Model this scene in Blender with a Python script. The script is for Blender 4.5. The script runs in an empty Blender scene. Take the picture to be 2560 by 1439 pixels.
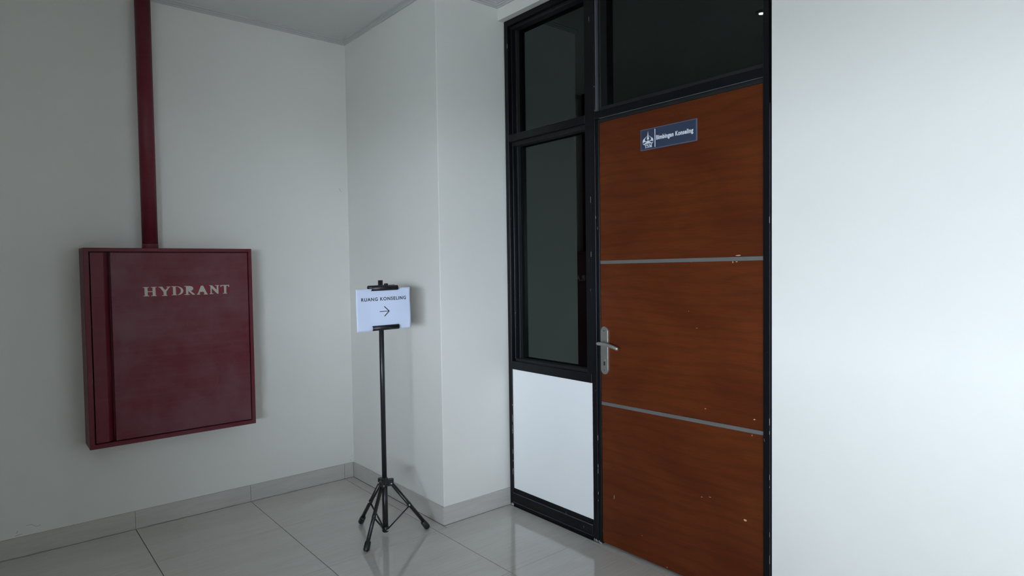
import bpy, bmesh, math, random
from mathutils import Vector, Matrix
random.seed(4)
S = bpy.context.scene
COL = S.collection

# ------------------------------------------------------------------ camera
cam_d = bpy.data.cameras.new('camera')
cam = bpy.data.objects.new('camera', cam_d); COL.objects.link(cam)
_r = Vector((0.7656634, -0.64309021, -0.01394736)); _u = Vector((0.03207917, 0.01651956, 0.9993488)); _f = Vector((0.64244103, 0.76561223, -0.03327823))
cam.matrix_world = Matrix(((_r.x, _u.x, -_f.x, -1.8502), (_r.y, _u.y, -_f.y, -3.8735), (_r.z, _u.z, -_f.z, 1.3806), (0, 0, 0, 1)))
cam_d.sensor_width = 36.0; cam_d.lens = 1576.29 / 2560 * 36.0; cam_d.clip_start = 0.02
S.camera = cam

# ------------------------------------------------------------------ sky (overcast daylight), exposure
W = bpy.data.worlds.new('overcast_sky'); S.world = W; W.use_nodes = True
W.node_tree.nodes['Background'].inputs[0].default_value = (0.745, 0.860, 1.0, 1)
W.node_tree.nodes['Background'].inputs[1].default_value = 44.5
S.view_settings.view_transform = 'Standard'; S.view_settings.look = 'None'
S.view_settings.gamma = 1.0; S.view_settings.use_curve_mapping = False
S.view_settings.exposure = 0.0
# the corridor's open side (behind the camera's left shoulder); a portal only guides sampling of the sky through it
XL, OY0, OY1, OZ0, OZ1 = -5.3, -4.2, -9.8, 0.90, 2.02
XA, YA = -2.3, -2.2   # side wall of the alcove and where it ends
pl = bpy.data.lights.new('opening_portal', 'AREA'); pl.shape = 'RECTANGLE'
pl.size = OZ1 - OZ0; pl.size_y = OY0 - OY1; pl.cycles.is_portal = True
po = bpy.data.objects.new('opening_portal', pl); COL.objects.link(po)
po.location = (XL - 0.1, (OY0 + OY1) / 2, (OZ0 + OZ1) / 2); po.rotation_euler = (0, math.radians(-90), 0)

# ------------------------------------------------------------------ materials
def srgb(r, g, b):
    return tuple((c / 255 / 12.92 if c / 255 <= .04045 else ((c / 255 + .055) / 1.055) ** 2.4) for c in (r, g, b)) + (1,)

def mat(name, col, rough=.5, metal=0.0, spec=.5):
    m = bpy.data.materials.new(name); m.use_nodes = True
    b = m.node_tree.nodes['Principled BSDF']
    b.inputs['Base Color'].default_value = col
    b.inputs['Roughness'].default_value = rough; b.inputs['Metallic'].default_value = metal
    b.inputs['Specular IOR Level'].default_value = spec
    return m

class NT:
    def __init__(s, m): s.m = m; s.t = m.node_tree; s.b = s.t.nodes['Principled BSDF']
    def n(s, kind, **kw):
        o = s.t.nodes.new('ShaderNode' + kind)
        for k, v in kw.items():
            if k in o.inputs: o.inputs[k].default_value = v
            else: setattr(o, k, v)
        return o
    def l(s, a, b): s.t.links.new(a, b)
    def coords(s, scale, rot=(0, 0, 0), space='Object'):
        tc = s.n('TexCoord'); mp = s.n('Mapping')
        mp.inputs['Scale'].default_value = scale; mp.inputs['Rotation'].default_value = rot
        s.l(tc.outputs[space], mp.inputs['Vector']); return mp.outputs[0]
    def noise(s, vec, scale, detail=4, rough=.5, dist=0.0):
        o = s.n('TexNoise'); s.l(vec, o.inputs['Vector'])
        o.inputs['Scale'].default_value = scale; o.inputs['Detail'].default_value = detail
        o.inputs['Roughness'].default_value = rough; o.inputs['Distortion'].default_value = dist
        return o.outputs['Fac']
    def ramp(s, fac, stops):
        o = s.n('ValToRGB'); s.l(fac, o.inputs[0]); e = o.color_ramp.elements
        while len(e) < len(stops): e.new(.5)
        for el, (p, c) in zip(e, stops): el.position = p; el.color = c
        return o.outputs[0]
    def mix(s, fac, a, b, mode='MIX'):
        o = s.n('Mix', data_type='RGBA', blend_type=mode)
        for i, v in ((0, fac), (6, a), (7, b)):
            if hasattr(v, 'links'): s.l(v, o.inputs[i])
            else: o.inputs[i].default_value = v
        return o.outputs[2]
    def bump(s, h, strength, dist=.01):
        o = s.n('Bump'); o.inputs['Strength'].default_value = strength; o.inputs['Distance'].default_value = dist
        s.l(h, o.inputs['Height']); s.l(o.outputs[0], s.b.inputs['Normal'])

def g(v, a=1): return (v, v, v, a)

def wall_mat(name, col, col2):
    m = mat(name, col, .62, 0, .35); t = NT(m)
    v = t.coords((1, 1, 1))
    n1 = t.noise(v, 1.3, 5, .6)
    c = t.mix(t.ramp(n1, [(.35, g(0)), (.7, g(1))]), col, col2)
    t.l(c, t.b.inputs['Base Color'])
    n2 = t.noise(v, 3.2, 3, .5)
    t.bump(n2, .10, .02)
    return m

M = {}
M['wall'] = wall_mat('cream_wall_paint', (.81, .795, .745, 1), (.785, .772, .725, 1))
M['inner'] = mat('inner_room_paint', (.6, .6, .56, 1), .7)
M['ceil'] = wall_mat('grey_white_ceiling', (.74, .74, .73, 1), (.71, .71, .70, 1))
M['cornice'] = mat('cornice_paint', (.56, .56, .545, 1), .5)
M['grout'] = mat('dark_grout', (.035, .032, .028, 1), .9)
M['concrete'] = mat('outdoor_concrete', (.30, .30, .29, 1), .9)

def tile_mat(name, rough, base, dark, light, spec=.5):
    m = mat(name, base, rough, 0, spec); t = NT(m)
    v = t.coords((1.6, 60, 60), (0, 0, math.radians(7)))
    st = t.noise(v, 2.2, 6, .62, .4)
    v2 = t.coords((1, 4, 4))
    cl = t.noise(v2, 2.0, 3)
    c = t.mix(t.ramp(st, [(.36, dark), (.5, base), (.66, light)]), base, base)
    o = t.ramp(st, [(.34, dark), (.5, base), (.68, light)])
    c = t.mix(t.ramp(cl, [(.3, g(.93)), (.7, g(1))]), o, o)
    c = t.mix(1.0, o, t.ramp(cl, [(.3, g(.93)), (.7, g(1.0))]), 'MULTIPLY')
    t.l(c, t.b.inputs['Base Color'])
    return m
M['tile'] = tile_mat('polished_beige_tile', .06, (.665, .64, .59, 1), (.62, .59, .535, 1), (.69, .67, .63, 1), 1.0)
M['skirt'] = tile_mat('skirting_tile', .3, (.57, .54, .505, 1), (.53, .50, .46, 1), (.60, .575, .545, 1), .4)

def black_frame():
    m = mat('black_aluminium', (.004, .0045, .006, 1), .36, 0, .22); t = NT(m)
    v = t.coords((90, 90, 22), space='Object')
    n = t.noise(v, 1.0, 2, .5)
    v2 = t.coords((1, 1, 1)); n2 = t.noise(v2, 5, 2)
    mask = t.mix(1.0, t.ramp(n, [(.74, g(0)), (.76, g(1))]), t.ramp(n2, [(.48, g(0)), (.56, g(1))]), 'MULTIPLY')
    c = t.mix(mask, (.004, .0045, .006, 1), (.42, .43, .45, 1)); t.l(c, t.b.inputs['Base Color'])
    return m
M['frame'] = black_frame()
M['gasket'] = mat('black_gasket', (.004, .004, .005, 1), .6)
M['edge'] = mat('highlight_and_worn_edge', (.10, .105, .12, 1), .35)  # pale grey for painted edge highlights, the chipped jamb line and groove lines
M['white'] = mat('white_infill_panel', (.88, .89, .89, 1), .45, 0, .4)
M['strip'] = mat('brushed_steel_strip', (.19, .187, .18, 1), .45, .45)
M['steel'] = mat('satin_nickel', (.40, .39, .365, 1), .36, .8)
M['keyhole'] = mat('keyhole_dark', (.02, .02, .02, 1), .6)
M['black'] = mat('black_plastic', (.010, .010, .012, 1), .42)
M['tube'] = mat('black_painted_tube', (.012, .012, .014, 1), .33)
M['rivet'] = mat('bright_rivet', (.75, .75, .76, 1), .3, 1.0)
M['paper'] = mat('white_paper', (.66, .735, .92, 1), .75, 0, .3)
M['toner'] = mat('black_toner', (.012, .012, .02, 1), .32, 0, .6)
M['plate'] = mat('slate_blue_sign_plate', srgb(51, 61, 84), .35)
M['plate_edge'] = mat('grey_plate_edge', srgb(88, 95, 112), .4)
M['ink'] = mat('white_sign_lettering', (.80, .83, .88, 1), .5)
M['cream'] = mat('cream_stencil_paint', (.50, .48, .43, 1), .6)
M['redpatch'] = mat('fresh_red_paint', (.19, .008, .021, 1), .5)
M['wood_chip'] = mat('bare_wood_chip', (.55, .36, .24, 1), .7)
M['smudge'] = mat('grey_scuff', (.40, .38, .35, 1), .7)
M['scratch'] = mat('dark_scratch', (.045, .006, .010, 1), .5)

def red_paint(name, rough=.38, fade=.5):
    m = mat(name, (.10, .006, .012, 1), rough, 0, .28); t = NT(m)
    v = t.coords((1, 1, 1)); n = t.noise(v, 3.2, 5, .6)
    v2 = t.coords((.5, 1, 22)); n2 = t.noise(v2, 3, 5, .6)
    c = t.mix(t.ramp(n, [(.34, g(0)), (.72, g(fade))]), (.128, .008, .017, 1), (.172, .080, .096, 1))
    c = t.mix(t.ramp(n2, [(.45, g(0)), (.75, g(.22 * fade))]), c, (.17, .085, .09, 1))
    t.l(c, t.b.inputs['Base Color'])
    o = t.ramp(n, [(.3, g(rough)), (.7, g(rough + .14))]); t.l(o, t.b.inputs['Roughness'])
    return m
M['red'] = red_paint('dark_red_enamel', .36, .35)
M['redfade'] = red_paint('faded_dark_red_enamel', .36, .85)

def wood(name, seed):
    m = mat(name, (.1, .03, .012, 1), .33, 0, .2); t = NT(m)
    # veneer grain runs across the door (local Y); loose cathedral figure from a distorted noise
    v = t.coords((1, .75, 1.5)); n0 = t.noise(v, 2.0 + seed * .13, 4, .55, 1.6)
    wv = t.n('TexWave', wave_type='BANDS', bands_direction='Z'); wv.inputs['Scale'].default_value = 6.0
    wv.inputs['Distortion'].default_value = 9.0; wv.inputs['Detail'].default_value = 3.0; wv.inputs['Detail Scale'].default_value = .7
    v3 = t.coords((1, .35, 1.0)); t.l(v3, wv.inputs['Vector'])
    v2 = t.coords((1, 5, 160)); nf = t.noise(v2, 1.6, 5, .65)
    c = t.ramp(n0, [(.25, (.082, .0150, .0038, 1)), (.5, (.110, .0225, .0053, 1)), (.8, (.150, .0345, .0076, 1))])
    c = t.mix(t.ramp(wv.outputs['Fac'], [(.55, g(.0)), (1.0, g(.26))]), c, (.052, .0115, .0035, 1))
    c = t.mix(t.ramp(nf, [(.40, g(.30)), (.60, g(0))]), c, (.042, .009, .003, 1))
    t.l(c, t.b.inputs['Base Color'])
    t.l(t.ramp(nf, [(.3, g(.40)), (.7, g(.30))]), t.b.inputs['Roughness'])
    return m
M['wood'] = wood('red_brown_door_veneer', 0)

def glass():
    m = bpy.data.materials.new('dark_tinted_glass'); m.use_nodes = True; t = m.node_tree; t.nodes.clear()
    o = t.nodes.new('ShaderNodeOutputMaterial'); mx = t.nodes.new('ShaderNodeMixShader'); fr = t.nodes.new('ShaderNodeFresnel')
    tr = t.nodes.new('ShaderNodeBsdfTransparent'); gl = t.nodes.new('ShaderNodeBsdfGlossy')
    tr.inputs[0].default_value = (.10, .125, .115, 1); gl.inputs['Roughness'].default_value = 0.0; gl.inputs[0].default_value = (.86, 1, .95, 1)
    fr.inputs[0].default_value = 1.62
    t.links.new(fr.outputs[0], mx.inputs[0]); t.links.new(tr.outputs[0], mx.inputs[1]); t.links.new(gl.outputs[0], mx.inputs[2])
    t.links.new(mx.outputs[0], o.inputs[0]); return m
M['glass'] = glass()
def emit(name, col, s):
    m = bpy.data.materials.new(name); m.use_nodes = True; b = m.node_tree.nodes['Principled BSDF']
    b.inputs['Emission Color'].default_value = col; b.inputs['Emission Strength'].default_value = s; return m
M['led'] = emit('lit_led_lens', (1, 1, .96, 1), 30)

# ------------------------------------------------------------------ helpers
def box(bm, x0, x1, y0, y1, z0, z1, bev=0.0, seg=1):
    x0, x1 = sorted((x0, x1)); y0, y1 = sorted((y0, y1)); z0, z1 = sorted((z0, z1))
    r = bmesh.ops.create_cube(bm, size=1.0); vs = r['verts']
    for v in vs: v.co = Vector((x0 + (v.co.x + .5) * (x1 - x0), y0 + (v.co.y + .5) * (y1 - y0), z0 + (v.co.z + .5) * (z1 - z0)))
    if bev:
        es = list({e for v in vs for e in v.link_edges})
        bmesh.ops.bevel(bm, geom=es, offset=bev, segments=seg, affect='EDGES', profile=.5)
    return bm

def bx(*a, **k): return box(bmesh.new(), *a, **k)

def tube(bm, pts, rad, n=20, flat=1.0, cap=True):
    pts = [Vector(p) for p in pts]; rads = rad if isinstance(rad, (list, tuple)) else [rad] * len(pts)
    rings = []; up = Vector((0, 0, 1))
    t0 = (pts[1] - pts[0]).normalized()
    if abs(t0.dot(up)) > .9: up = Vector((0, 1, 0))
    for i, p in enumerate(pts):
        t = (pts[min(i + 1, len(pts) - 1)] - pts[max(i - 1, 0)]).normalized()
        a = t.cross(up).normalized(); b = a.cross(t).normalized()
        rings.append([bm.verts.new(p + (a * math.cos(2 * math.pi * k / n) + b * flat * math.sin(2 * math.pi * k / n)) * rads[i]) for k in range(n)])
    for A, B in zip(rings, rings[1:]):
        for k in range(n): bm.faces.new((A[k], A[(k + 1) % n], B[(k + 1) % n], B[k])).smooth = True
    if cap:
        bm.faces.new(rings[0][::-1]); bm.faces.new(rings[-1])
    return bm

def lathe(bm, prof, c, n=28):
    # prof: list of (radius, z) around the vertical axis through c
    rings = [[bm.verts.new((c[0] + r * math.cos(2 * math.pi * k / n), c[1] + r * math.sin(2 * math.pi * k / n), c[2] + z)) for k in range(n)] for r, z in prof]
    for A, B in zip(rings, rings[1:]):
        for k in range(n): bm.faces.new((A[k], A[(k + 1) % n], B[(k + 1) % n], B[k])).smooth = True
    bm.faces.new(rings[0][::-1]); bm.faces.new(rings[-1]); return bm

PK = [0]
def prism(bm, pts, to3, h):
    # extruded outline: to3(u, v, w) places a point, w from 0 to h is the thickness
    n = len(pts); PK[0] += 1; h = h + 1.6e-5 * (PK[0] % 13)
    a = [bm.verts.new(to3(u, v, 0)) for u, v in pts]; b = [bm.verts.new(to3(u, v, h)) for u, v in pts]
    fs = [bm.faces.new(a), bm.faces.new(b[::-1])]
    for f in fs: f.normal_update()
    for i in range(n): bm.faces.new((a[i], b[i], b[(i + 1) % n], a[(i + 1) % n]))
    bmesh.ops.triangulate(bm, faces=fs); return bm

def link(name, bm, m, parent=None, loc=None):
    bmesh.ops.recalc_face_normals(bm, faces=bm.faces[:])
    me = bpy.data.meshes.new(name); 
    o = bpy.data.objects.new(name, me); COL.objects.link(o)
    if parent is None and loc is None:
        mn = [min(v.co[i] for v in bm.verts) for i in range(3)]; mx = [max(v.co[i] for v in bm.verts) for i in range(3)]
        loc = ((mn[0] + mx[0]) / 2, (mn[1] + mx[1]) / 2, mn[2])
    off = Vector(loc) if loc is not None else wloc(parent)
    bmesh.ops.translate(bm, vec=-off, verts=bm.verts[:])
    bm.to_mesh(me); bm.free(); me.materials.append(M[m])
    o['_w'] = tuple(off)
    if parent is not None:
        o.parent = parent; o.location = off - wloc(parent)
    else: o.location = off
    return o

def wloc(o): return Vector(o['_w'])

def empty(name, loc):
    o = bpy.data.objects.new(name, None); COL.objects.link(o); o.location = loc; o['_w'] = tuple(loc); o.empty_display_size = .1; return o

def tag(o, label, cat, group=None, kind=None):
    if label: o['label'] = label
    if cat: o['category'] = cat
    if group: o['group'] = group
    if kind: o['kind'] = kind
    return o

def struct(name, bm, m, label=None, cat=None, loc=None):
    o = link(name, bm, m, None, loc); tag(o, label, cat, kind='structure'); return o

# ------------------------------------------------------------------ dimensions of the place (metres)
H = 2.868           # ceiling
XW = 0.4264         # face of the right-hand wall and of the lintel
XF = 0.464          # front face of the black frame
YC = -1.0665        # front face of the column
YF0, YF1 = -1.0745, -2.684   # frame opening
ZF = 2.7707         # underside of lintel
YB = -13.0
T = 0.6

# ------------------------------------------------------------------ shell
struct('wall_back', bx(XA - .15, .16, .008, .16, -.1, H + .1), 'wall', 'pale cream back wall carrying the red hydrant cabinet', 'wall')
struct('wall_column', bx(.008, .60, YC, .16, -.1, H + .1, bev=.003, seg=2), 'wall', 'cream boxed-out column between back wall and glazed door frame', 'wall')
b = bmesh.new()
box(b, XW, .60, YC, YF1, ZF, H + .1)
box(b, XW, .60, YF1, YB, -.1, H + .1)
struct('wall_right', b, 'wall', 'bright white wall beside the wooden door, running over it as lintel', 'wall')
b = bmesh.new()
box(b, XA - .15, XA, .16, YA, -.1, H + .1); box(b, XL - .15, XA - .15, YA + .15, YA, -.1, H + .1)
struct('wall_left', b, 'wall', 'cream side wall of the alcove turning left into the corridor', 'wall')
b = bmesh.new()
box(b, XL - .15, XL, YA, OY0, -.1, H + .1); box(b, XL - .15, XL, OY1, YB, -.1, H + .1)
box(b, XL - .15, XL, OY0, OY1, -.1, OZ0); box(b, XL - .15, XL, OY0, OY1, OZ1, H + .1)
struct('wall_far_left', b, 'wall', 'cream corridor wall with a wide open-air opening over a parapet', 'wall')
struct('wall_front', bx(XL - .15, .60, YB - .15, YB, -.1, H + .1), 'wall', 'plain cream wall closing the corridor end', 'wall')
struct('ceiling', bx(XL - .15, 3.3, YB - .15, .16, H, H + .12), 'ceil', 'flat grey-white ceiling edged by a thin cornice', 'ceiling')
struct('ground', bx(-60, XL - .16, -60, 50, -.6, -.5), 'concrete', 'grey concrete ground outside the corridor opening', 'ground')
struct('added_canopy', bx(XL - 3.4, XL - .15, -18, 6, 2.12, 2.32), 'concrete', 'unseen grey concrete slab over the corridor opening outside', 'added_canopy')  # unseen slab, added and sized to cut sky light on the low walls
# dark room behind the glazing
b = bmesh.new(); box(b, 3.2, 3.3, YB, .16, -.1, H); box(b, .60, 3.2, .06, .16, -.1, H); box(b, .60, 3.2, -4.2, -4.1, -.1, H)
struct('wall_inner', b, 'inner', 'unlit room walls behind the tinted glass', 'wall')

# cornice mouldings
def cornice(name, p0, p1, nx, ny, e0, e1, label):
    # p0-p1 wall line, (nx, ny) into the room; e0, e1 = mitre direction of each end (-1 outward corner, 1 inner corner)
    prof = [(0, 0), (.007, 0), (.007, .009), (.012, .011), (.012, .019), (.019, .021), (.019, .030), (0, .030)]
    d = (Vector(p1) - Vector(p0)).normalized(); bm = bmesh.new(); rr = []
    for P, e, s in ((p0, e0, 1), (p1, e1, -1)):
        rr.append([bm.verts.new((P[0] + nx * a + d.x * s * e * a, P[1] + ny * a + d.y * s * e * a, H - .030 + z)) for a, z in prof])
    k = len(prof)
    for i in range(k): bm.faces.new((rr[0][i], rr[0][(i + 1) % k], rr[1][(i + 1) % k], rr[1][i]))
    bm.faces.new(rr[0]); bm.faces.new(rr[1][::-1])
    return struct(name, bm, 'cornice', label, 'cornice')
cornice('trim_1', (XA, .008), (.008, .008), 0, -1, 1, 1, 'stepped grey cornice along the top of the back wall')
cornice('trim_2', (.008, .008), (.008, YC), -1, 0, 1, -1, 'stepped cornice on the column side facing the sign stand')
cornice('trim_3', (.008, YC), (XW, YC), 0, -1, -1, 1, 'short stepped cornice on the narrow column front')
cornice('trim_4', (XW, YC), (XW, YB), -1, 0, 1, 1, 'stepped cornice above the lintel of the door frame')

cornice('trim_5', (XA, .008), (XA, YA), 1, 0, 1, 0, 'stepped cornice on the alcove side wall')

# floor: dark grout bed with polished tiles set in it
floor = struct('floor', bx(XL - .15, 3.3, YB - .15, .16, -.11, -.0035), 'grout', 'polished beige porcelain tile floor with thin dark joints', 'floor', loc=(0, 0, -.11))
xe = [-.0625 - T * k for k in range(0, 9)]          # joints running away from the back wall
ye = [0, -.5055, -1.1033] + [-1.1033 - .598 * k for k in range(1, 22)]
full = {}
def tile(x0, x1, y0, y1, gx0=.0016, gx1=.0016, gy=.0008):
    x0, x1 = sorted((x0, x1)); y0, y1 = sorted((y0, y1))
    w, h = round(x1 - x0, 4), round(y1 - y0, 4)
    if (w, h) not in full:
        me = bpy.data.meshes.new('tile'); bm = bx(-w / 2 + gx0, w / 2 - gx1, -h / 2 + gy, h / 2 - gy, -.009, 0, bev=.0003)
        bmesh.ops.recalc_face_normals(bm, faces=bm.faces[:]); bm.to_mesh(me); bm.free(); me.materials.append(M['tile']); full[(w, h)] = me
    o = bpy.data.objects.new('tile', full[(w, h)]); COL.objects.link(o); o.parent = floor
    o.location = Vector(((x0 + x1) / 2, (y0 + y1) / 2, 0)) - wloc(floor)
for i in range(len(ye) - 1):
    y0, y1 = ye[i + 1], ye[i]
    if y0 < YB: y0 = YB
    if y1 <= YB: break
    n = 3 if y0 > YA - .4 else 8
    for k in range(n): tile(xe[k + 1], xe[k], y0, y1)
    tile(XA if n == 3 else XL, xe[n], y0, y1)
    if i == 0: tile(xe[0], -.0, y0, y1)
    elif i == 1:
        tile(xe[0], 0, y0, y1); tile(0, .46, y0, YF0)
    elif i == 2: tile(xe[0], .46, y0, y1)
    else:
        tile(xe[0], .438 if y0 > -2.7 or y1 > -2.6 else XW, y0, y1)
tile(.438, .52, -1.7723, -2.684)                      # threshold strip under the door
tile(.438, .46, -1.701, -1.7723)

# skirting of cut tiles
def skirt(name, label, cuts, axis, face, inward):
    # cuts: positions along the wall; face: coordinate of the visible face; inward: +1/-1 thickness direction
    th = .0095
    if axis == 'x': base = bx(min(cuts) + .002, max(cuts) - .002, face + inward * .004, face + inward * th, 0, .096)
    else: base = bx(face + inward * .004, face + inward * th, min(cuts) + .002, max(cuts) - .002, 0, .096)
    root = struct(name, base, 'grout', label, 'baseboard')
    for a, c in zip(cuts, cuts[1:]):
        a, c = sorted((a, c)); a += .0008; c -= .0008
        bm = bx(a, c, face, face + inward * (th - .001), .0012, .0985, bev=.0008) if axis == 'x' else bx(face, face + inward * (th - .001), a, c, .0012, .0985, bev=.0008)
        mn = Vector(((a + c) / 2, face, 0)) if axis == 'x' else Vector((face, (a + c) / 2, 0))
        if axis == 'y':       # lay the streaks along the run of the wall
            pass
        link('tile', bm, 'skirt', root, mn)
    return root
skirt('baseboard_back', 'beige tile skirting along the back wall under the hydrant', [0.0, -.0625, -.6625, -1.2625, -1.8625, XA], 'x', 0.0, 1)
skirt('baseboard_column_side', 'beige tile skirting on the column side behind the sign stand', [0.0, -.517, -1.0672], 'y', 0.0, 1)
skirt('baseboard_column_front', 'short beige tile skirting on the column front by the glazed frame', [-.0008, XF + .02], 'x', -1.0745, 1)
skirt('baseboard_right', 'beige tile skirting along the bright wall past the door', [YF1 - .004] + [YF1 - .004 - .6 * k for k in range(1, 11)], 'y', XW - .008, 1)

skirt('baseboard_left', 'beige tile skirting along the alcove side wall', [0.0, -.5055, -1.1033, -1.7013, YA], 'y', XA + .008, -1)

# ------------------------------------------------------------------ glazed frame beside and above the door
win = empty('window_1', (XF, (YF0 + YF1) / 2, 0)); tag(win, 'black aluminium frame with tinted panes above and beside the door', 'window', kind='structure')
XB = .575
YM0, YM1 = -1.729, -1.783          # mullion between glazing and door
YJ = -2.634                         # inner face of the right jamb
def member(name, *a, m='frame', bev=.0015, parent=None): return link(name, bx(*a, bev=bev), m, parent or win)
# left stile, stepped towards the glass
st = member('stile', XF, XB, YF0, YF0 - .030, 0, ZF)
member('glazing_bead', XF + .020, XB - .02, YF0 - .030, YF0 - .042, .84, ZF - .03, parent=st)
member('glazing_bead', XF + .045, XB - .02, YF0 - .042, YF0 - .055, .84, ZF - .04, m='gasket', parent=st)
# mullion: window stile + door jamb, split by a groove
mu = member('mullion', XF, XB, YM0, YM1 + .022, 0, ZF)
member('door_stop', XF + .003, XB, YM1 + .0205, YM1, 0, 2.09, parent=mu)
member('highlight_edge', XF + .004, XF + .03, YM1 + .0205, YM1 + .0165, 2.13, ZF - .04, m='edge', parent=mu, bev=.001)  # highlight down the mullion, painted as a pale strip
member('glazing_bead', XF + .018, XB - .01, YM1 + .013, YM1 - .002, 2.13, ZF - .03, m='gasket', parent=mu)
ws = member('stile', XF + .004, XB - .02, YM0 + .001, -1.690, .80, ZF - .028)
member('glazing_bead', XF + .022, XB - .02, -1.690, -1.675, .845, ZF - .03, m='gasket', parent=ws)
# right jamb with its vertical groove
rj = member('stile', XF - .006, XB, -2.661, YF1 - .006, 0, ZF)
member('door_stop', XF - .010, XB, YJ, -2.6585, 0, ZF, parent=rj)
member('highlight_edge', XF - .0065, XF + .02, -2.6586, -2.6602, 0, 1.99, m='edge', parent=rj, bev=.0003)  # light caught in the groove plus chipped paint, painted as one pale strip
# rails
tr = member('rail', XF, XB, YF0 - .029, YF1 + .02, ZF - .033, ZF)
member('glazing_bead', XF + .022, XB - .02, YF0 - .03, YM0 - .0, ZF - .050, ZF - .031, m='gasket', parent=tr)
wr = member('rail', XF + .002, XB - .01, YF0 - .029, -1.692, 2.089, 2.129)
member('glazing_bead', XF + .024, XB - .02, YF0 - .030, -1.692, 2.066, 2.090, m='gasket', parent=wr)
hd = member('rail', XF - .002, XB, YM0 - .03, YJ - .004, 2.094, 2.132)
member('door_stop', XF + .006, XB, YM1, YJ, 2.074, 2.0955, m='gasket', parent=hd)
member('highlight_edge', XF - .0035, XF + .003, YM1 - .01, YJ - .004, 2.0925, 2.0945, m='edge', parent=hd, bev=.0004)  # line highlight along the door head, painted as a pale strip
member('glazing_bead', XF + .012, XB - .02, YM1 - .002, YJ, 2.131, 2.150, m='gasket', parent=hd)
sl = member('rail', XF - .001, XB, YF0 - .029, YM0 + .004, .795, .841)
member('glazing_bead', XF + .020, XB - .02, YF0 - .03, YM0 + .05, .840, .856, m='gasket', parent=sl)
br = member('rail', XF + .004, XB, YF0 - .026, YM0 + .003, .003, .103)
member('kick_plate', XF - .004, XF + .006, YF0 - .028, YM0 + .003, .024, .076, parent=br, bev=.003)
member('groove_line', XF - .0045, XF + .003, YF0 - .03, YM0 + .004, .0758, .0772, m='edge', parent=br, bev=.0002)
member('groove_line', XF - .0045, XF + .003, YF0 - .03, YM0 + .004, .0228, .0240, m='edge', parent=br, bev=.0002)
# panes
XG = XF + .066
def pane(y0, y1, z0, z1):
    link('pane', bx(XG, XG + .006, y0, y1, z0, z1), 'glass', win)
pane(YF0 - .035, -1.70, 2.12, ZF - .02)
pane(YF0 - .035, -1.70, .83, 2.10)
pane(YM0 - .035, YJ - .01, 2.12, ZF - .02)
# white infill below the glass
link('infill_panel', bx(XF + .006, XF + .016, YF0 - .025, YM0 + .006, .098, .80), 'white', win)['label'] = 'white infill panel below the tinted pane'
# dried white paint along the frame edge
bm = bmesh.new()
for k in range(46):
    z = random.choice([random.uniform(.1, .78), random.uniform(.1, .78), random.uniform(0, 2.7)]); hh = random.uniform(.004, .03)
    y = random.choice([YF0 - .0292, YF0 - .0275, YM0 + .0, YM1 + .021, -2.6597]); x = XF - .0006
    if y == -2.6597: x = XF - .0106
    box(bm, x, x + .001, y - random.uniform(.0006, .0016), y, z, z + hh)
for k in range(14):
    y = random.uniform(YF0 - .0, YF0 - .028); box(bm, XF - .0008, XF + .001, y - .002, y, 0, random.uniform(.003, .016))
    y = random.uniform(YM0, YM1); box(bm, XF - .0008, XF + .001, y - .002, y, 0, random.uniform(.003, .014))
o = link('paint_flecks', bm, 'cornice', win); o['kind'] = 'stuff'

# ------------------------------------------------------------------ the door leaf
XD = .468
YD0, YD1, ZD0, ZD1 = -1.786, -2.632, .012, 2.073
door = empty('door_1', (XD, (YD0 + YD1) / 2, ZD0)); tag(door, 'red-brown veneered door with two steel inlay strips', 'door', kind='structure')
link('leaf_core', bx(XD + .004, XD + .042, YD0 - .0005, YD1 + .0005, ZD0, ZD1), 'gasket', door)
# strips sit very slightly out of level
def sz(y, zl, zr): return zl + (zr - zl) * (y - YD0) / (YD1 - YD0)
S1, S2, hs = (1.397, 1.401), (.7045, .7170), .0085
def slab(name, x0, x1, zb, zt, m, bev=.0):
    bm = bmesh.new(); vs = []
    for x in (x0, x1):
        for y, e in ((YD0 - .001, 0), (YD1 + .001, 1)):
            vs.append(bm.verts.new((x, y, zb[e]))); vs.append(bm.verts.new((x, y, zt[e])))
    # order: 0 x0y0b 1 x0y0t 2 x0y1b 3 x0y1t 4.. x1
    for f in ((0, 1, 3, 2), (4, 6, 7, 5), (0, 4, 5, 1), (2, 3, 7, 6), (1, 5, 7, 3), (0, 2, 6, 4)): bm.faces.new([vs[i] for i in f])
    if bev: bmesh.ops.bevel(bm, geom=bm.edges[:], offset=bev, segments=2, affect='EDGES')
    return link(name, bm, m, door, ((x0 + x1) / 2, (YD0 + YD1) / 2, zb[0]))
slab('panel', XD, XD + .005, (ZD0, ZD0), (S2[0] - hs, S2[1] - hs), 'wood', .0006)
slab('panel', XD, XD + .005, (S2[0] + hs, S2[1] + hs), (S1[0] - hs, S1[1] - hs), 'wood', .0006)
slab('panel', XD, XD + .005, (S1[0] + hs, S1[1] + hs), (ZD1, ZD1), 'wood', .0006)
slab('inlay_strip', XD - .0005, XD + .005, (S1[0] - hs + .0006, S1[1] - hs + .0006), (S1[0] + hs - .0006, S1[1] + hs - .0006), 'strip')
slab('inlay_strip', XD - .0005, XD + .005, (S2[0] - hs + .0006, S2[1] - hs + .0006), (S2[0] + hs - .0006, S2[1] + hs - .0006), 'strip')
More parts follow.
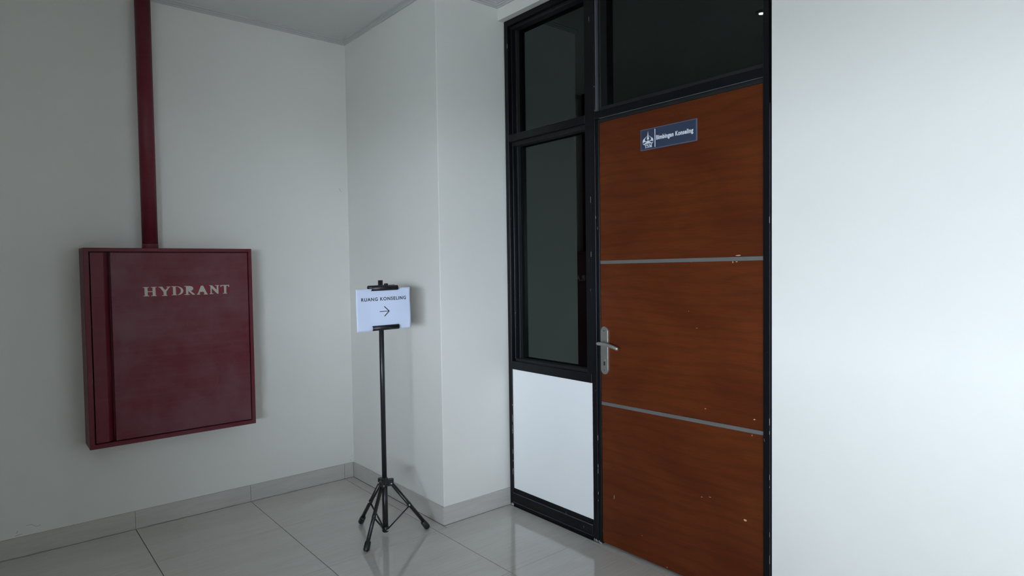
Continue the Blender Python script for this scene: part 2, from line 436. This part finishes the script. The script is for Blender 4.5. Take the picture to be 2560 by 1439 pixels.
# chips and nicks in the veneer
bm = bmesh.new()
def fleck(y, z, w, h):
    n = 7; P = []
    for k in range(n):
        a = 2 * math.pi * k / n; r = random.uniform(.6, 1.0); P.append((y + math.cos(a) * w * r / 2, z + math.sin(a) * h * r / 2))
    prism(bm, P, lambda u, v, t: (XD - .0004 + t, u, v), .0006)
for f in ((-2.522, 1.4145, .026, .006), (-2.498, 1.388, .006, .014), (-2.515, 1.389, .012, .005), (-1.862, .255, .004, .026), (-2.59, .765, .012, .006), (-2.37, .772, .012, .005),
          (-2.55, .35, .016, .010), (-2.35, .39, .010, .004), (-2.39, .40, .012, .003), (-2.30, 1.392, .03, .002), (-2.58, .700, .004, .012), (-2.03, .12, .004, .004), (-2.17, .02, .012, .004),
          (-2.29, 1.18, .004, .003), (-2.33, 1.11, .012, .002)): fleck(*f)
link('veneer_chips', bm, 'wood_chip', door)['kind'] = 'stuff'
# lever handle on a long back plate
YH = -1.8135
def stadium(y, z0, z1, r, n=12):
    P = [(y + r * math.cos(math.pi * k / n), z1 - r + r * math.sin(math.pi * k / n)) for k in range(n + 1)]
    P += [(y + r * math.cos(math.pi + math.pi * k / n), z0 + r + r * math.sin(math.pi + math.pi * k / n)) for k in range(n + 1)]
    return P
bm = bmesh.new(); prism(bm, stadium(YH, .851, 1.0845, .0235), lambda u, v, t: (XD - t, u, v), .0065)
prism(bm, stadium(YH, .8535, 1.082, .021), lambda u, v, t: (XD - .0065 - t, u, v), .0025)
hp = link('handle_plate', bm, 'steel', door, (XD, YH, .851)); hp['label'] = 'satin steel lever handle on long rounded plate'
bm = bmesh.new()
tube(bm, [(XD - .009, YH, 1.003), (XD - .014, YH, 1.003)], [.0165, .0155], 24)
tube(bm, [(XD - .012, YH, 1.003), (XD - .044, YH, 1.003)], .0085, 20)
lev = [(XD - .047, YH + .009, 1.0035), (XD - .050, YH + .002, 1.0045), (XD - .052, YH - .020, 1.006), (XD - .052, YH - .045, 1.005), (XD - .051, YH - .070, 1.001), (XD - .048, YH - .095, .9945), (XD - .0445, YH - .112, .9885), (XD - .043, YH - .118, .9865)]
tube(bm, lev, [.0075, .0088, .0088, .0086, .0086, .0088, .0088, .006], 18)
link('lever', bm, 'steel', hp, (XD - .01, YH, 1.003))
bm = bmesh.new()
tube(bm, [(XD - .0088, YH, 1.064), (XD - .0094, YH, 1.064)], .0032, 14); tube(bm, [(XD - .0088, YH, .870), (XD - .0094, YH, .870)], .0032, 14)
prism(bm, stadium(YH - .001, .8935, .917, .0048), lambda u, v, t: (XD - .0088 - t, u, v), .0006)
link('screw_and_key_holes', bm, 'keyhole', hp, (XD - .009, YH, .9))
bm = bmesh.new(); tube(bm, [(XD - .0088, YH + .001, .9215), (XD - .0115, YH + .001, .9215)], [.0085, .0075], 18)
link('lock_cylinder', bm, 'steel', hp, (XD - .009, YH, .92))

# ------------------------------------------------------------------ lettering helpers
def text_parts(body, offset=0.0, space=1.0):
    c = bpy.data.curves.new('lettering', 'FONT'); c.body = body; c.size = 1.0; c.offset = offset; c.space_character = space; c.resolution_u = 6
    o = bpy.data.objects.new('lettering', c); COL.objects.link(o)
    bpy.context.view_layer.update()
    me = bpy.data.meshes.new_from_object(o.evaluated_get(bpy.context.evaluated_depsgraph_get()))
    V = [(v.co.x, v.co.y) for v in me.vertices]; F = [tuple(p.vertices) for p in me.polygons]
    bpy.data.objects.remove(o); bpy.data.curves.remove(c); bpy.data.meshes.remove(me)
    return V, F
def place_text(bm, VF, u0, u1, v0, v1, capref, to3, h):
    # fits the text box: baseline at v0, cap height reaching v1
    V, F = VF; xs = [p[0] for p in V]; a, b_ = min(xs), max(xs)
    P = [(u0 + (x - a) / (b_ - a) * (u1 - u0), v0 + y / capref * (v1 - v0)) for x, y in V]
    top = [bm.verts.new(to3(u, v, h)) for u, v in P]
    bot = [bm.verts.new(to3(u, v, 0)) for u, v in P]
    cnt = {}
    for f in F:
        bm.faces.new([top[i] for i in f])
        for i in range(len(f)):
            e = (f[i], f[(i + 1) % len(f)]); cnt[tuple(sorted(e))] = cnt.get(tuple(sorted(e)), []) + [e]
    for k, es in cnt.items():
        if len(es) == 1:
            i, j = es[0]; bm.faces.new((top[i], bot[i], bot[j], top[j]))

# ------------------------------------------------------------------ name plate on the door
PX0, PX1, PZ0, PZ1 = -2.041, -2.3375, 1.8985, 1.9935
npl = empty('name_plate', (XD, (PX0 + PX1) / 2, PZ0)); tag(npl, 'slate-blue name plate with white emblem and lettering on the wooden door', 'sign')
link('plate', bx(XD - .005, XD - .0002, PX0, PX1, PZ0, PZ1, bev=.0012), 'plate_edge', npl)
link('face', bx(XD - .0056, XD - .004, PX0 - .005, PX1 + .005, PZ0 + .0045, PZ1 - .0045), 'plate', npl)
ku, kv = (PX1 - PX0) / 1690.0, (PZ1 - PZ0) / 647.0
def P3(u, v, t): return (XD - .0054 - t, PX0 + (u + 245) * ku, PZ1 - (v - 493) * kv)
bm = bmesh.new(); th = .0008
def sym(pts):
    prism(bm, pts, P3, th); prism(bm, [(-x, y) for x, y in pts][::-1], P3, th)
prism(bm, [(0, 575), (8, 650), (18, 735), (34, 800), (26, 832), (0, 822), (-26, 832), (-34, 800), (-18, 735), (-8, 650)], P3, th)
sym([(-38, 704), (-60, 742), (-100, 768), (-138, 795), (-162, 830), (-168, 872), (-162, 912), (-148, 892), (-110, 882), (-64, 886), (-16, 892), (-14, 868), (-50, 872), (-86, 856), (-102, 828), (-98, 795), (-74, 765), (-48, 742)])
sym([(-14, 876), (-52, 896), (-92, 926), (-128, 938), (-166, 922), (-152, 950), (-120, 966), (-84, 958), (-48, 928), (-14, 900)])
sym([(-10, 892), (-30, 922), (-66, 950), (-44, 958), (-18, 944), (-8, 915)])
prism(bm, [(-18, 850), (18, 850), (10, 890), (16, 945), (0, 955), (-16, 945), (-10, 890)], P3, th)
link('emblem', bm, 'ink', npl)
bm = bmesh.new()
def RQ(x0, y0, x1, y1): prism(bm, [(x0, y0), (x1, y0), (x1, y1), (x0, y1)], P3, th)
RQ(-105, 975, -35, 985); RQ(-107, 975, -99, 1004); RQ(-41, 975, -33, 1004); RQ(-79, 975, -61, 1068); RQ(-90, 1062, -50, 1072)
Sx, Sy = -4, 1023
pts = []
outer = [(24, -30), (18, -44), (0, -50), (-18, -44), (-26, -28), (-20, -10), (0, 2), (14, 12), (16, 26), (8, 36), (-4, 40), (-18, 32), (-24, 18)]
inner = [(-30, 30), (-18, 46), (0, 50), (20, 44), (30, 26), (26, 4), (8, -10), (-8, -20), (-10, -32), (0, -40), (12, -36), (18, -24)]
prism(bm, [(Sx + x, Sy + y) for x, y in [(24, -30), (18, -44), (0, -50), (-18, -44), (-28, -26), (-22, -6), (0, 6), (12, 16), (12, 30), (0, 38), (-16, 34), (-26, 16), (-30, 46), (0, 50), (22, 44), (32, 22), (24, 0), (6, -12), (-8, -20), (-8, -32), (2, -38), (14, -30), (22, -18)]], P3, th)
RQ(36, 1062, 64, 1072); RQ(46, 976, 54, 1070); RQ(96, 976, 116, 1070); RQ(86, 1062, 126, 1072); RQ(34, 975, 60, 985); RQ(98, 975, 126, 985)
prism(bm, [(46, 976), (64, 976), (84, 1040), (100, 976), (108, 990), (82, 1072), (76, 1072), (50, 990)], P3, th)
link('emblem_initials', bm, 'ink', npl); bm = bmesh.new()
place_text(bm, text_parts('Bimbingan Konseling', .035, 1.10), 255, 1345, 874, 742, .73, P3, th)
link('lettering', bm, 'ink', npl)
bm = bmesh.new(); RQ(208, 545, 229, 1088); link('divider_bar', bm, 'ink', npl)

# ------------------------------------------------------------------ hydrant cabinet
CX0, CX1, CZ0, CZ1, CY = -1.4709, -.6711, .5037, 1.5045, -.1608
cab = empty('hydrant_cabinet', ((CX0 + CX1) / 2, .008, CZ0)); tag(cab, 'dark red steel hydrant cabinet mounted on the back wall', 'cabinet')
lw = .019
b = bmesh.new()
box(b, CX0, CX1, CY + .05, .007, CZ0, CZ1, bev=.0015)
link('body', b, 'red', cab)
b = bmesh.new()
for a in ((CX0, CX0 + lw + .004, CZ0, CZ1), (CX1 - lw, CX1, CZ0, CZ1)): box(b, a[0], a[1], CY, CY + .052, a[2], a[3], bev=.002)
for a in ((CX0 + lw, CX1 - lw + .002, CZ0, CZ0 + lw + .004), (CX0 + lw, CX1 - lw + .002, CZ1 - lw, CZ1)): box(b, a[0], a[1], CY, CY + .052, a[2], a[3], bev=.002)
link('front_frame', b, 'red', cab)
dx0, dx1, dz0, dz1 = CX0 + .0285, CX1 - .0235, CZ0 + .0275, CZ1 - .0235
xs = CX0 + .113          # left edge of the main door sheet
# folded finger channel left of the door sheet
b = bmesh.new()
prism(b, [(dx0, CY + .004), (xs - .030, CY + .004), (xs - .004, CY + .030), (xs + .01, CY + .030), (xs + .01, CY + .034), (dx0, CY + .034)], lambda u, v, t: (u, v, dz0 + t), dz1 - dz0)
link('channel_strip', b, 'red', cab)
dr = link('cabinet_door', bx(xs, dx1, CY + .002, CY + .022, dz0, dz1, bev=.0018, seg=2), 'redfade', cab)
yd = CY + .002
# stencilled word, traced as letter shapes on the sheet
HX0, HX1, HZT, HZB = -1.2191, -.7966, 1.3040, 1.2560
def HL(u, v, t):
    top = 240 - (u - 180) * 15 / 2110; bot = 490 - (u - 180) * 40 / 2050
    return (HX0 + (u - 170) / 2120 * (HX1 - HX0), yd - .0004 - t, HZT - (v - top) / (bot - top) * (HZT - HZB))
b = bmesh.new(); prism(b, [(152, 232), (2300, 218), (2300, 452), (152, 496)], lambda u, v, t: HL(u, v, -.0006 + t * 1.0), .0008)
link('stencil_patch', b, 'redpatch', dr)
b = bmesh.new()
def L(*p): prism(b, list(p), HL, .0007)
def R4(x0, y0, x1, y1): L((x0, y0), (x1, y0), (x1, y1), (x0, y1))
L((205, 250), (275, 250), (280, 482), (210, 482)); R4(172, 242, 312, 258); R4(178, 476, 316, 492)
L((390, 250), (458, 250), (462, 482), (392, 482)); R4(355, 242, 486, 258); R4(356, 474, 482, 490); R4(276, 360, 392, 379)
L((530, 243), (628, 243), (628, 258), (690, 342), (655, 400), (562, 262), (530, 258))
L((722, 243), (816, 243), (814, 258), (786, 264), (712, 380), (650, 395), (680, 345), (752, 262), (722, 258))
L((645, 370), (714, 366), (714, 468), (736, 475), (736, 489), (608, 489), (608, 476), (648, 470))
L((870, 245), (935, 245), (942, 465), (872, 465)); R4(840, 238, 962, 255); R4(840, 460, 962, 476)
L((978, 240), (1040, 256), (1095, 296), (1124, 350), (1110, 410), (1060, 455), (990, 476), (988, 462), (1030, 435), (1058, 390), (1062, 345), (1045, 300), (1010, 268), (978, 255))
R4(1185, 240, 1242, 462); R4(1145, 237, 1244, 254); R4(1145, 457, 1276, 473)
L((1238, 238), (1300, 240), (1350, 262), (1370, 302), (1350, 345), (1302, 370), (1405, 458), (1405, 472), (1348, 472), (1238, 366))
L((1560, 238), (1615, 238), (1715, 450), (1728, 458), (1728, 472), (1618, 472), (1644, 452), (1628, 398), (1542, 398), (1516, 440), (1536, 460), (1536, 472), (1450, 472), (1450, 458), (1476, 442))
R4(1768, 233, 1842, 247); R4(1800, 240, 1832, 456); R4(1774, 447, 1872, 463)
L((1785, 234), (1845, 234), (2005, 398), (2005, 456), (1972, 456), (1815, 292)); R4(1962, 236, 2005, 440); R4(1916, 229, 2032, 243)
R4(2066, 228, 2290, 252); L((2060, 228), (2086, 228), (2086, 268), (2062, 290)); L((2266, 228), (2294, 228), (2286, 292), (2262, 268))
L((2150, 245), (2216, 245), (2208, 445), (2154, 445)); R4(2116, 438, 2230, 454)
link('stencil_lettering', b, 'cream', dr)
# a long curved scratch
b = bmesh.new(); pts = [(-.885, .885), (-.868, .862), (-.858, .83), (-.857, .79), (-.868, .752), (-.888, .722), (-.915, .700), (-.945, .684), (-.97, .676)]
for p, q in zip(pts, pts[1:]):
    dxx, dzz = q[0] - p[0], q[1] - p[1]; ll = math.hypot(dxx, dzz); nx, nz = -dzz / ll * .0007, dxx / ll * .0007
    prism(b, [(p[0] + nx, p[1] + nz), (q[0] + nx, q[1] + nz), (q[0] - nx, q[1] - nz), (p[0] - nx, p[1] - nz)], lambda u, v, t: (u, yd - .0003 + t, v), .0005)
for (x, z, w, h) in ((-1.105, 1.232, .004, .012), (-1.11, 1.243, .012, .003), (-1.02, 1.07, .05, .002), (-.985, 1.075, .03, .002), (-1.03, .935, .004, .003), (-.88, .862, .008, .008), (-.87, .65, .005, .003)):
    prism(b, [(x, z), (x + w, z + h * .3), (x + w * .9, z + h), (x + w * .2, z + h * .6)], lambda u, v, t: (u, yd - .0003 + t, v), .0005)
link('scratches', b, 'scratch', dr)['kind'] = 'stuff'

# ------------------------------------------------------------------ red pipe down into the cabinet
pc = (-1.161, -.058)
pipe = empty('hydrant_pipe', (pc[0], pc[1], CZ1)); tag(pipe, 'dark red vertical pipe rising from the hydrant cabinet to the ceiling', 'pipe')
link('tube', tube(bmesh.new(), [(pc[0], pc[1], CZ1 + .02), (pc[0], pc[1], H - .0005)], .0375, 40), 'red', pipe)
link('collar', lathe(bmesh.new(), [(.0375, .0005), (.0385, .002), (.0385, .022), (.0375, .026)], (pc[0], pc[1], CZ1), 40), 'red', pipe)

# ------------------------------------------------------------------ sign stand
SX, SY = -.288, -.962
stand = empty('sign_stand', (SX, SY, 0)); tag(stand, 'black tripod sign stand with two clip bars before the column', 'stand')
link('pole', tube(bmesh.new(), [(SX, SY, .285), (SX, SY, 1.322)], .0125, 24), 'tube', stand)
link('centre_tube', tube(bmesh.new(), [(SX, SY, .020), (SX, SY, .30)], .0145, 24), 'tube', stand)
feet = [(-.322, -.749), (-.461, -1.083), (-.0875, -1.050)]
dirs = [Vector((fx - SX, fy - SY, 0)) for fx, fy in feet]
# moulded collar with three lugs
bm = bmesh.new(); lathe(bm, [(.021, 0), (.0235, .003), (.0235, .022), (.018, .034), (.0135, .036)], (SX, SY, .262), 24)
for d in dirs:
    n = d.normalized(); s = Vector((-n.y, n.x, 0)); c = Vector((SX, SY, 0))
    P = [c + n * .008 + s * .013, c + n * .040 + s * .012, c + n * .046 + s * .006, c + n * .046 - s * .006, c + n * .040 - s * .012, c + n * .008 - s * .013]
    prism(bm, [(p.x, p.y) for p in P], lambda u, v, t: (u, v, .256 + t), .034)
link('collar', bm, 'black', stand)
bm = bmesh.new(); lathe(bm, [(.014, 0), (.017, .004), (.017, .026), (.0145, .030)], (SX, SY, .016), 20)
hub = link('hub', bm, 'black', stand)
def rivet(parent, p, n, r=.0042):
    bm = bmesh.new(); p = Vector(p); n = Vector(n).normalized(); tube(bm, [p, p + n * .002, p + n * .003], [r, r * .9, r * .4], 12); return link('rivet', bm, 'rivet', parent, p)
for d in dirs:
    n = d.normalized(); c = Vector((SX, SY, 0)); s = Vector((-n.y, n.x, 0))
    a = c + n * .034 + Vector((0, 0, .268)); e = c + d * .985 + Vector((0, 0, .022))
    lg = link('leg', tube(bmesh.new(), [a, e], .0098, 18), 'tube', stand, a)
    dd = (e - a).normalized(); e2 = e + dd * .006
    bm = bmesh.new(); tube(bm, [e - dd * .038, e - dd * .032, e - dd * .014, e + dd * .004, e + dd * .011], [.0125, .0145, .0155, .0150, .010], 18)
    low = min(v.co.z for v in bm.verts)
    bmesh.ops.translate(bm, vec=(0, 0, -low + .0003), verts=bm.verts[:])
    link('rubber_foot', bm, 'black', lg, e)
    m_ = a + (e - a) * .50; q = c + n * .012 + Vector((0, 0, .028))
    bm = bmesh.new(); tube(bm, [m_ + Vector((0, 0, -.008)), q], .0052, 8, .7)
    bc = link('brace', bm, 'tube', stand, q)
    side = s if s.dot(Vector((-1, -1.2, 0))) > 0 else -s
    bm = bmesh.new(); tube(bm, [m_ - dd * .010, m_ + dd * .010], .0108, 16); link('brace_clip', bm, 'black', lg, m_)
    rivet(lg, m_ + side * .0122, side); rivet(lg, a + side * .012, side); rivet(hub, q + side * .014 - n * .0, side, .0036)

# sheet of paper, frame of reference of the clips
PC = Vector((-.303, -1.0227, 1.1771)); yaw, tilt, rl = -.0659, .0077, .0154
ex = Vector((math.cos(yaw), math.sin(yaw), 0)); nn = Vector((math.sin(yaw), -math.cos(yaw), 0)); ez = Vector((0, 0, 1)) * math.cos(tilt) + nn * math.sin(tilt)
e1 = ex * math.cos(rl) + ez * math.sin(rl); e2 = -ex * math.sin(rl) + ez * math.cos(rl); nn = e1.cross(e2) 
if nn.y > 0: nn = -nn
def bend(u, v):
    # the sheet bows a little where the clips do not hold it
    return .0035 * math.sin((u + .02) * 9) * (1 - (v / .13) ** 2) + (.006 * max(0, abs(u) - .07) / .08) * (1 if u < 0 else -.6) + .0016 * math.sin(v * 38 + u * 21) * (abs(u) / .15)
def pp(u, v, t=0): return PC + e1 * u + e2 * v + nn * (bend(u, v) + t)
bm = bmesh.new(); NU, NV = 34, 24; A = {}
for s_, t_ in ((0, .00015), (1, -.00015)):
    for i in range(NU + 1):
        for j in range(NV + 1): A[s_, i, j] = bm.verts.new(pp(-.1485 + .297 * i / NU, -.105 + .21 * j / NV, t_))
for i in range(NU):
    for j in range(NV):
        bm.faces.new((A[0, i, j], A[0, i + 1, j], A[0, i + 1, j + 1], A[0, i, j + 1])).smooth = True
        bm.faces.new((A[1, i, j], A[1, i, j + 1], A[1, i + 1, j + 1], A[1, i + 1, j])).smooth = True
for i in range(NU):
    for j in (0, NV): bm.faces.new((A[0, i, j], A[0, i + 1, j], A[1, i + 1, j], A[1, i, j]))
for j in range(NV):
    for i in (0, NU): bm.faces.new((A[0, i, j], A[0, i, j + 1], A[1, i, j + 1], A[1, i, j]))
paper = empty('paper_sign', tuple(PC - Vector((0, 0, .105)))); tag(paper, 'white landscape paper sheet with arrow clipped to the black stand', 'paper sign')
link('sheet', bm, 'paper', paper)
bm = bmesh.new(); place_text(bm, text_parts('RUANG KONSELING', .026, 1.2), -.1205, .1235, .0445, .0615, .73, lambda u, v, t: pp(u, v, .0002 + t), .0002)
link('lettering', bm, 'toner', paper)
bm = bmesh.new()
def pstroke(p, q, w):
    d = Vector((q[0] - p[0], q[1] - p[1])); d.normalize(); n = Vector((-d.y, d.x)) * w / 2
    prism(bm, [(p[0] + n.x, p[1] + n.y), (q[0] + n.x, q[1] + n.y), (q[0] - n.x, q[1] - n.y), (p[0] - n.x, p[1] - n.y)], lambda u, v, t: pp(u, v, .0002 + t), .0002)
pstroke((-.024, -.011), (.027, -.011), .0034); pstroke((.001, .014), (.0275, -.0115), .0045); pstroke((.001, -.036), (.0275, -.0105), .0045)
link('arrow', bm, 'toner', paper)

# clip bars: half-round channels in front, jaw behind, arm back to the pole
def clip(v, name, back):
    r = .0125; bm = bmesh.new(); n = 14; u0, u1 = -.0690, .0745
    ring = []
    for u in (u0, u1):
        R_ = []
        for k in range(n + 1):
            a = math.pi * (k / n) - math.pi / 2
            R_.append(bm.verts.new(PC + e1 * u + e2 * (v + r * math.sin(a)) + nn * (.0065 + r * .75 * math.cos(a))))
        for k in range(n, -1, -1):
            a = math.pi * (k / n) - math.pi / 2
            R_.append(bm.verts.new(PC + e1 * u + e2 * (v + (r - .002) * math.sin(a)) + nn * (.0065 + (r - .002) * .72 * math.cos(a) - .001)))
        ring.append(R_)
    K = len(ring[0])
    for k in range(K): bm.faces.new((ring[0][k], ring[0][(k + 1) % K], ring[1][(k + 1) % K], ring[1][k])).smooth = True
    for k in range(n):
        for R_ in ring: bm.faces.new((R_[k], R_[k + 1], R_[K - 2 - k], R_[K - 1 - k]))
    cl = link(name, bm, 'black', stand)
    # back jaw
    bm = bmesh.new(); yb = -.030 if back else -.012
    tube(bm, [PC + e1 * u0 + e2 * (v + .002) + nn * yb, PC + e1 * u1 + e2 * (v + .002) + nn * yb], .012 if back else .007, 16)
    link('back_jaw', bm, 'black', cl)
    bm = bmesh.new(); c = PC + e2 * v + e1 * .015
    box(bm, SX - .012, SX + .012, c.y + .004, SY, c.z - .008, c.z + .008, bev=.002)
    lathe(bm, [(.0125, 0), (.018, .002), (.018, .022), (.0125, .024)], (SX, SY, c.z - .012), 20)
    link('pole_bracket', bm, 'black', cl)
    if back:
        bm = bmesh.new(); c2 = PC + e1 * .022 + e2 * (v + .0125) + nn * (-.016)
        lathe(bm, [(.011, 0), (.011, .006), (.008, .010)], tuple(c2), 16); link('screw_knob', bm, 'black', cl)
clip(.1065, 'top_clip', True)
clip(-.0925, 'bottom_clip', False)

# ------------------------------------------------------------------ scuffs on the back wall
b = bmesh.new(); wb = bpy.data.objects['wall_back']
def scuff(pts, w):
    for p, q in zip(pts, pts[1:]):
        d = Vector((q[0] - p[0], q[1] - p[1])); d.normalize(); n = Vector((-d.y, d.x)) * w / 2
        prism(b, [(p[0] + n.x, p[1] + n.y), (q[0] + n.x, q[1] + n.y), (q[0] - n.x, q[1] - n.y), (p[0] - n.x, p[1] - n.y)], lambda u, v, t: (u, .0078 + t, v), .0004)
scuff([(-1.770, .106), (-1.757, .1095), (-1.742, .111)], .0022); scuff([(-1.764, .118), (-1.758, .130)], .002)
scuff([(-1.726, .1468), (-1.712, .1475), (-1.702, .1462), (-1.693, .137), (-1.686, .1315), (-1.674, .133), (-1.667, .138)], .0016)
scuff([(-.006, .141), (-.002, .137)], .003); scuff([(-.018, .112), (-.012, .114)], .003); scuff([(-.0505, 1.909), (-.046, 1.897), (-.041, 1.886)], .002)
link('scuff_marks', b, 'smudge', wb)['kind'] = 'stuff'

# ------------------------------------------------------------------ small ceiling light (seen mirrored in the transom pane)
LX, LY = -.668, -1.939
dl = empty('ceiling_light', (LX, LY, H)); tag(dl, 'small round lit ceiling light reflected in the pane over the door', 'ceiling light')
link('trim_ring', lathe(bmesh.new(), [(.024, -.010), (.030, -.008), (.034, 0)], (LX, LY, H - .0002), 28), 'cornice', dl)
link('lens', lathe(bmesh.new(), [(.010, -.0145), (.0138, -.013), (.0145, -.0095)], (LX, LY, H), 28), 'led', dl)

for o in COL.objects:
    if '_w' in o: del o['_w']
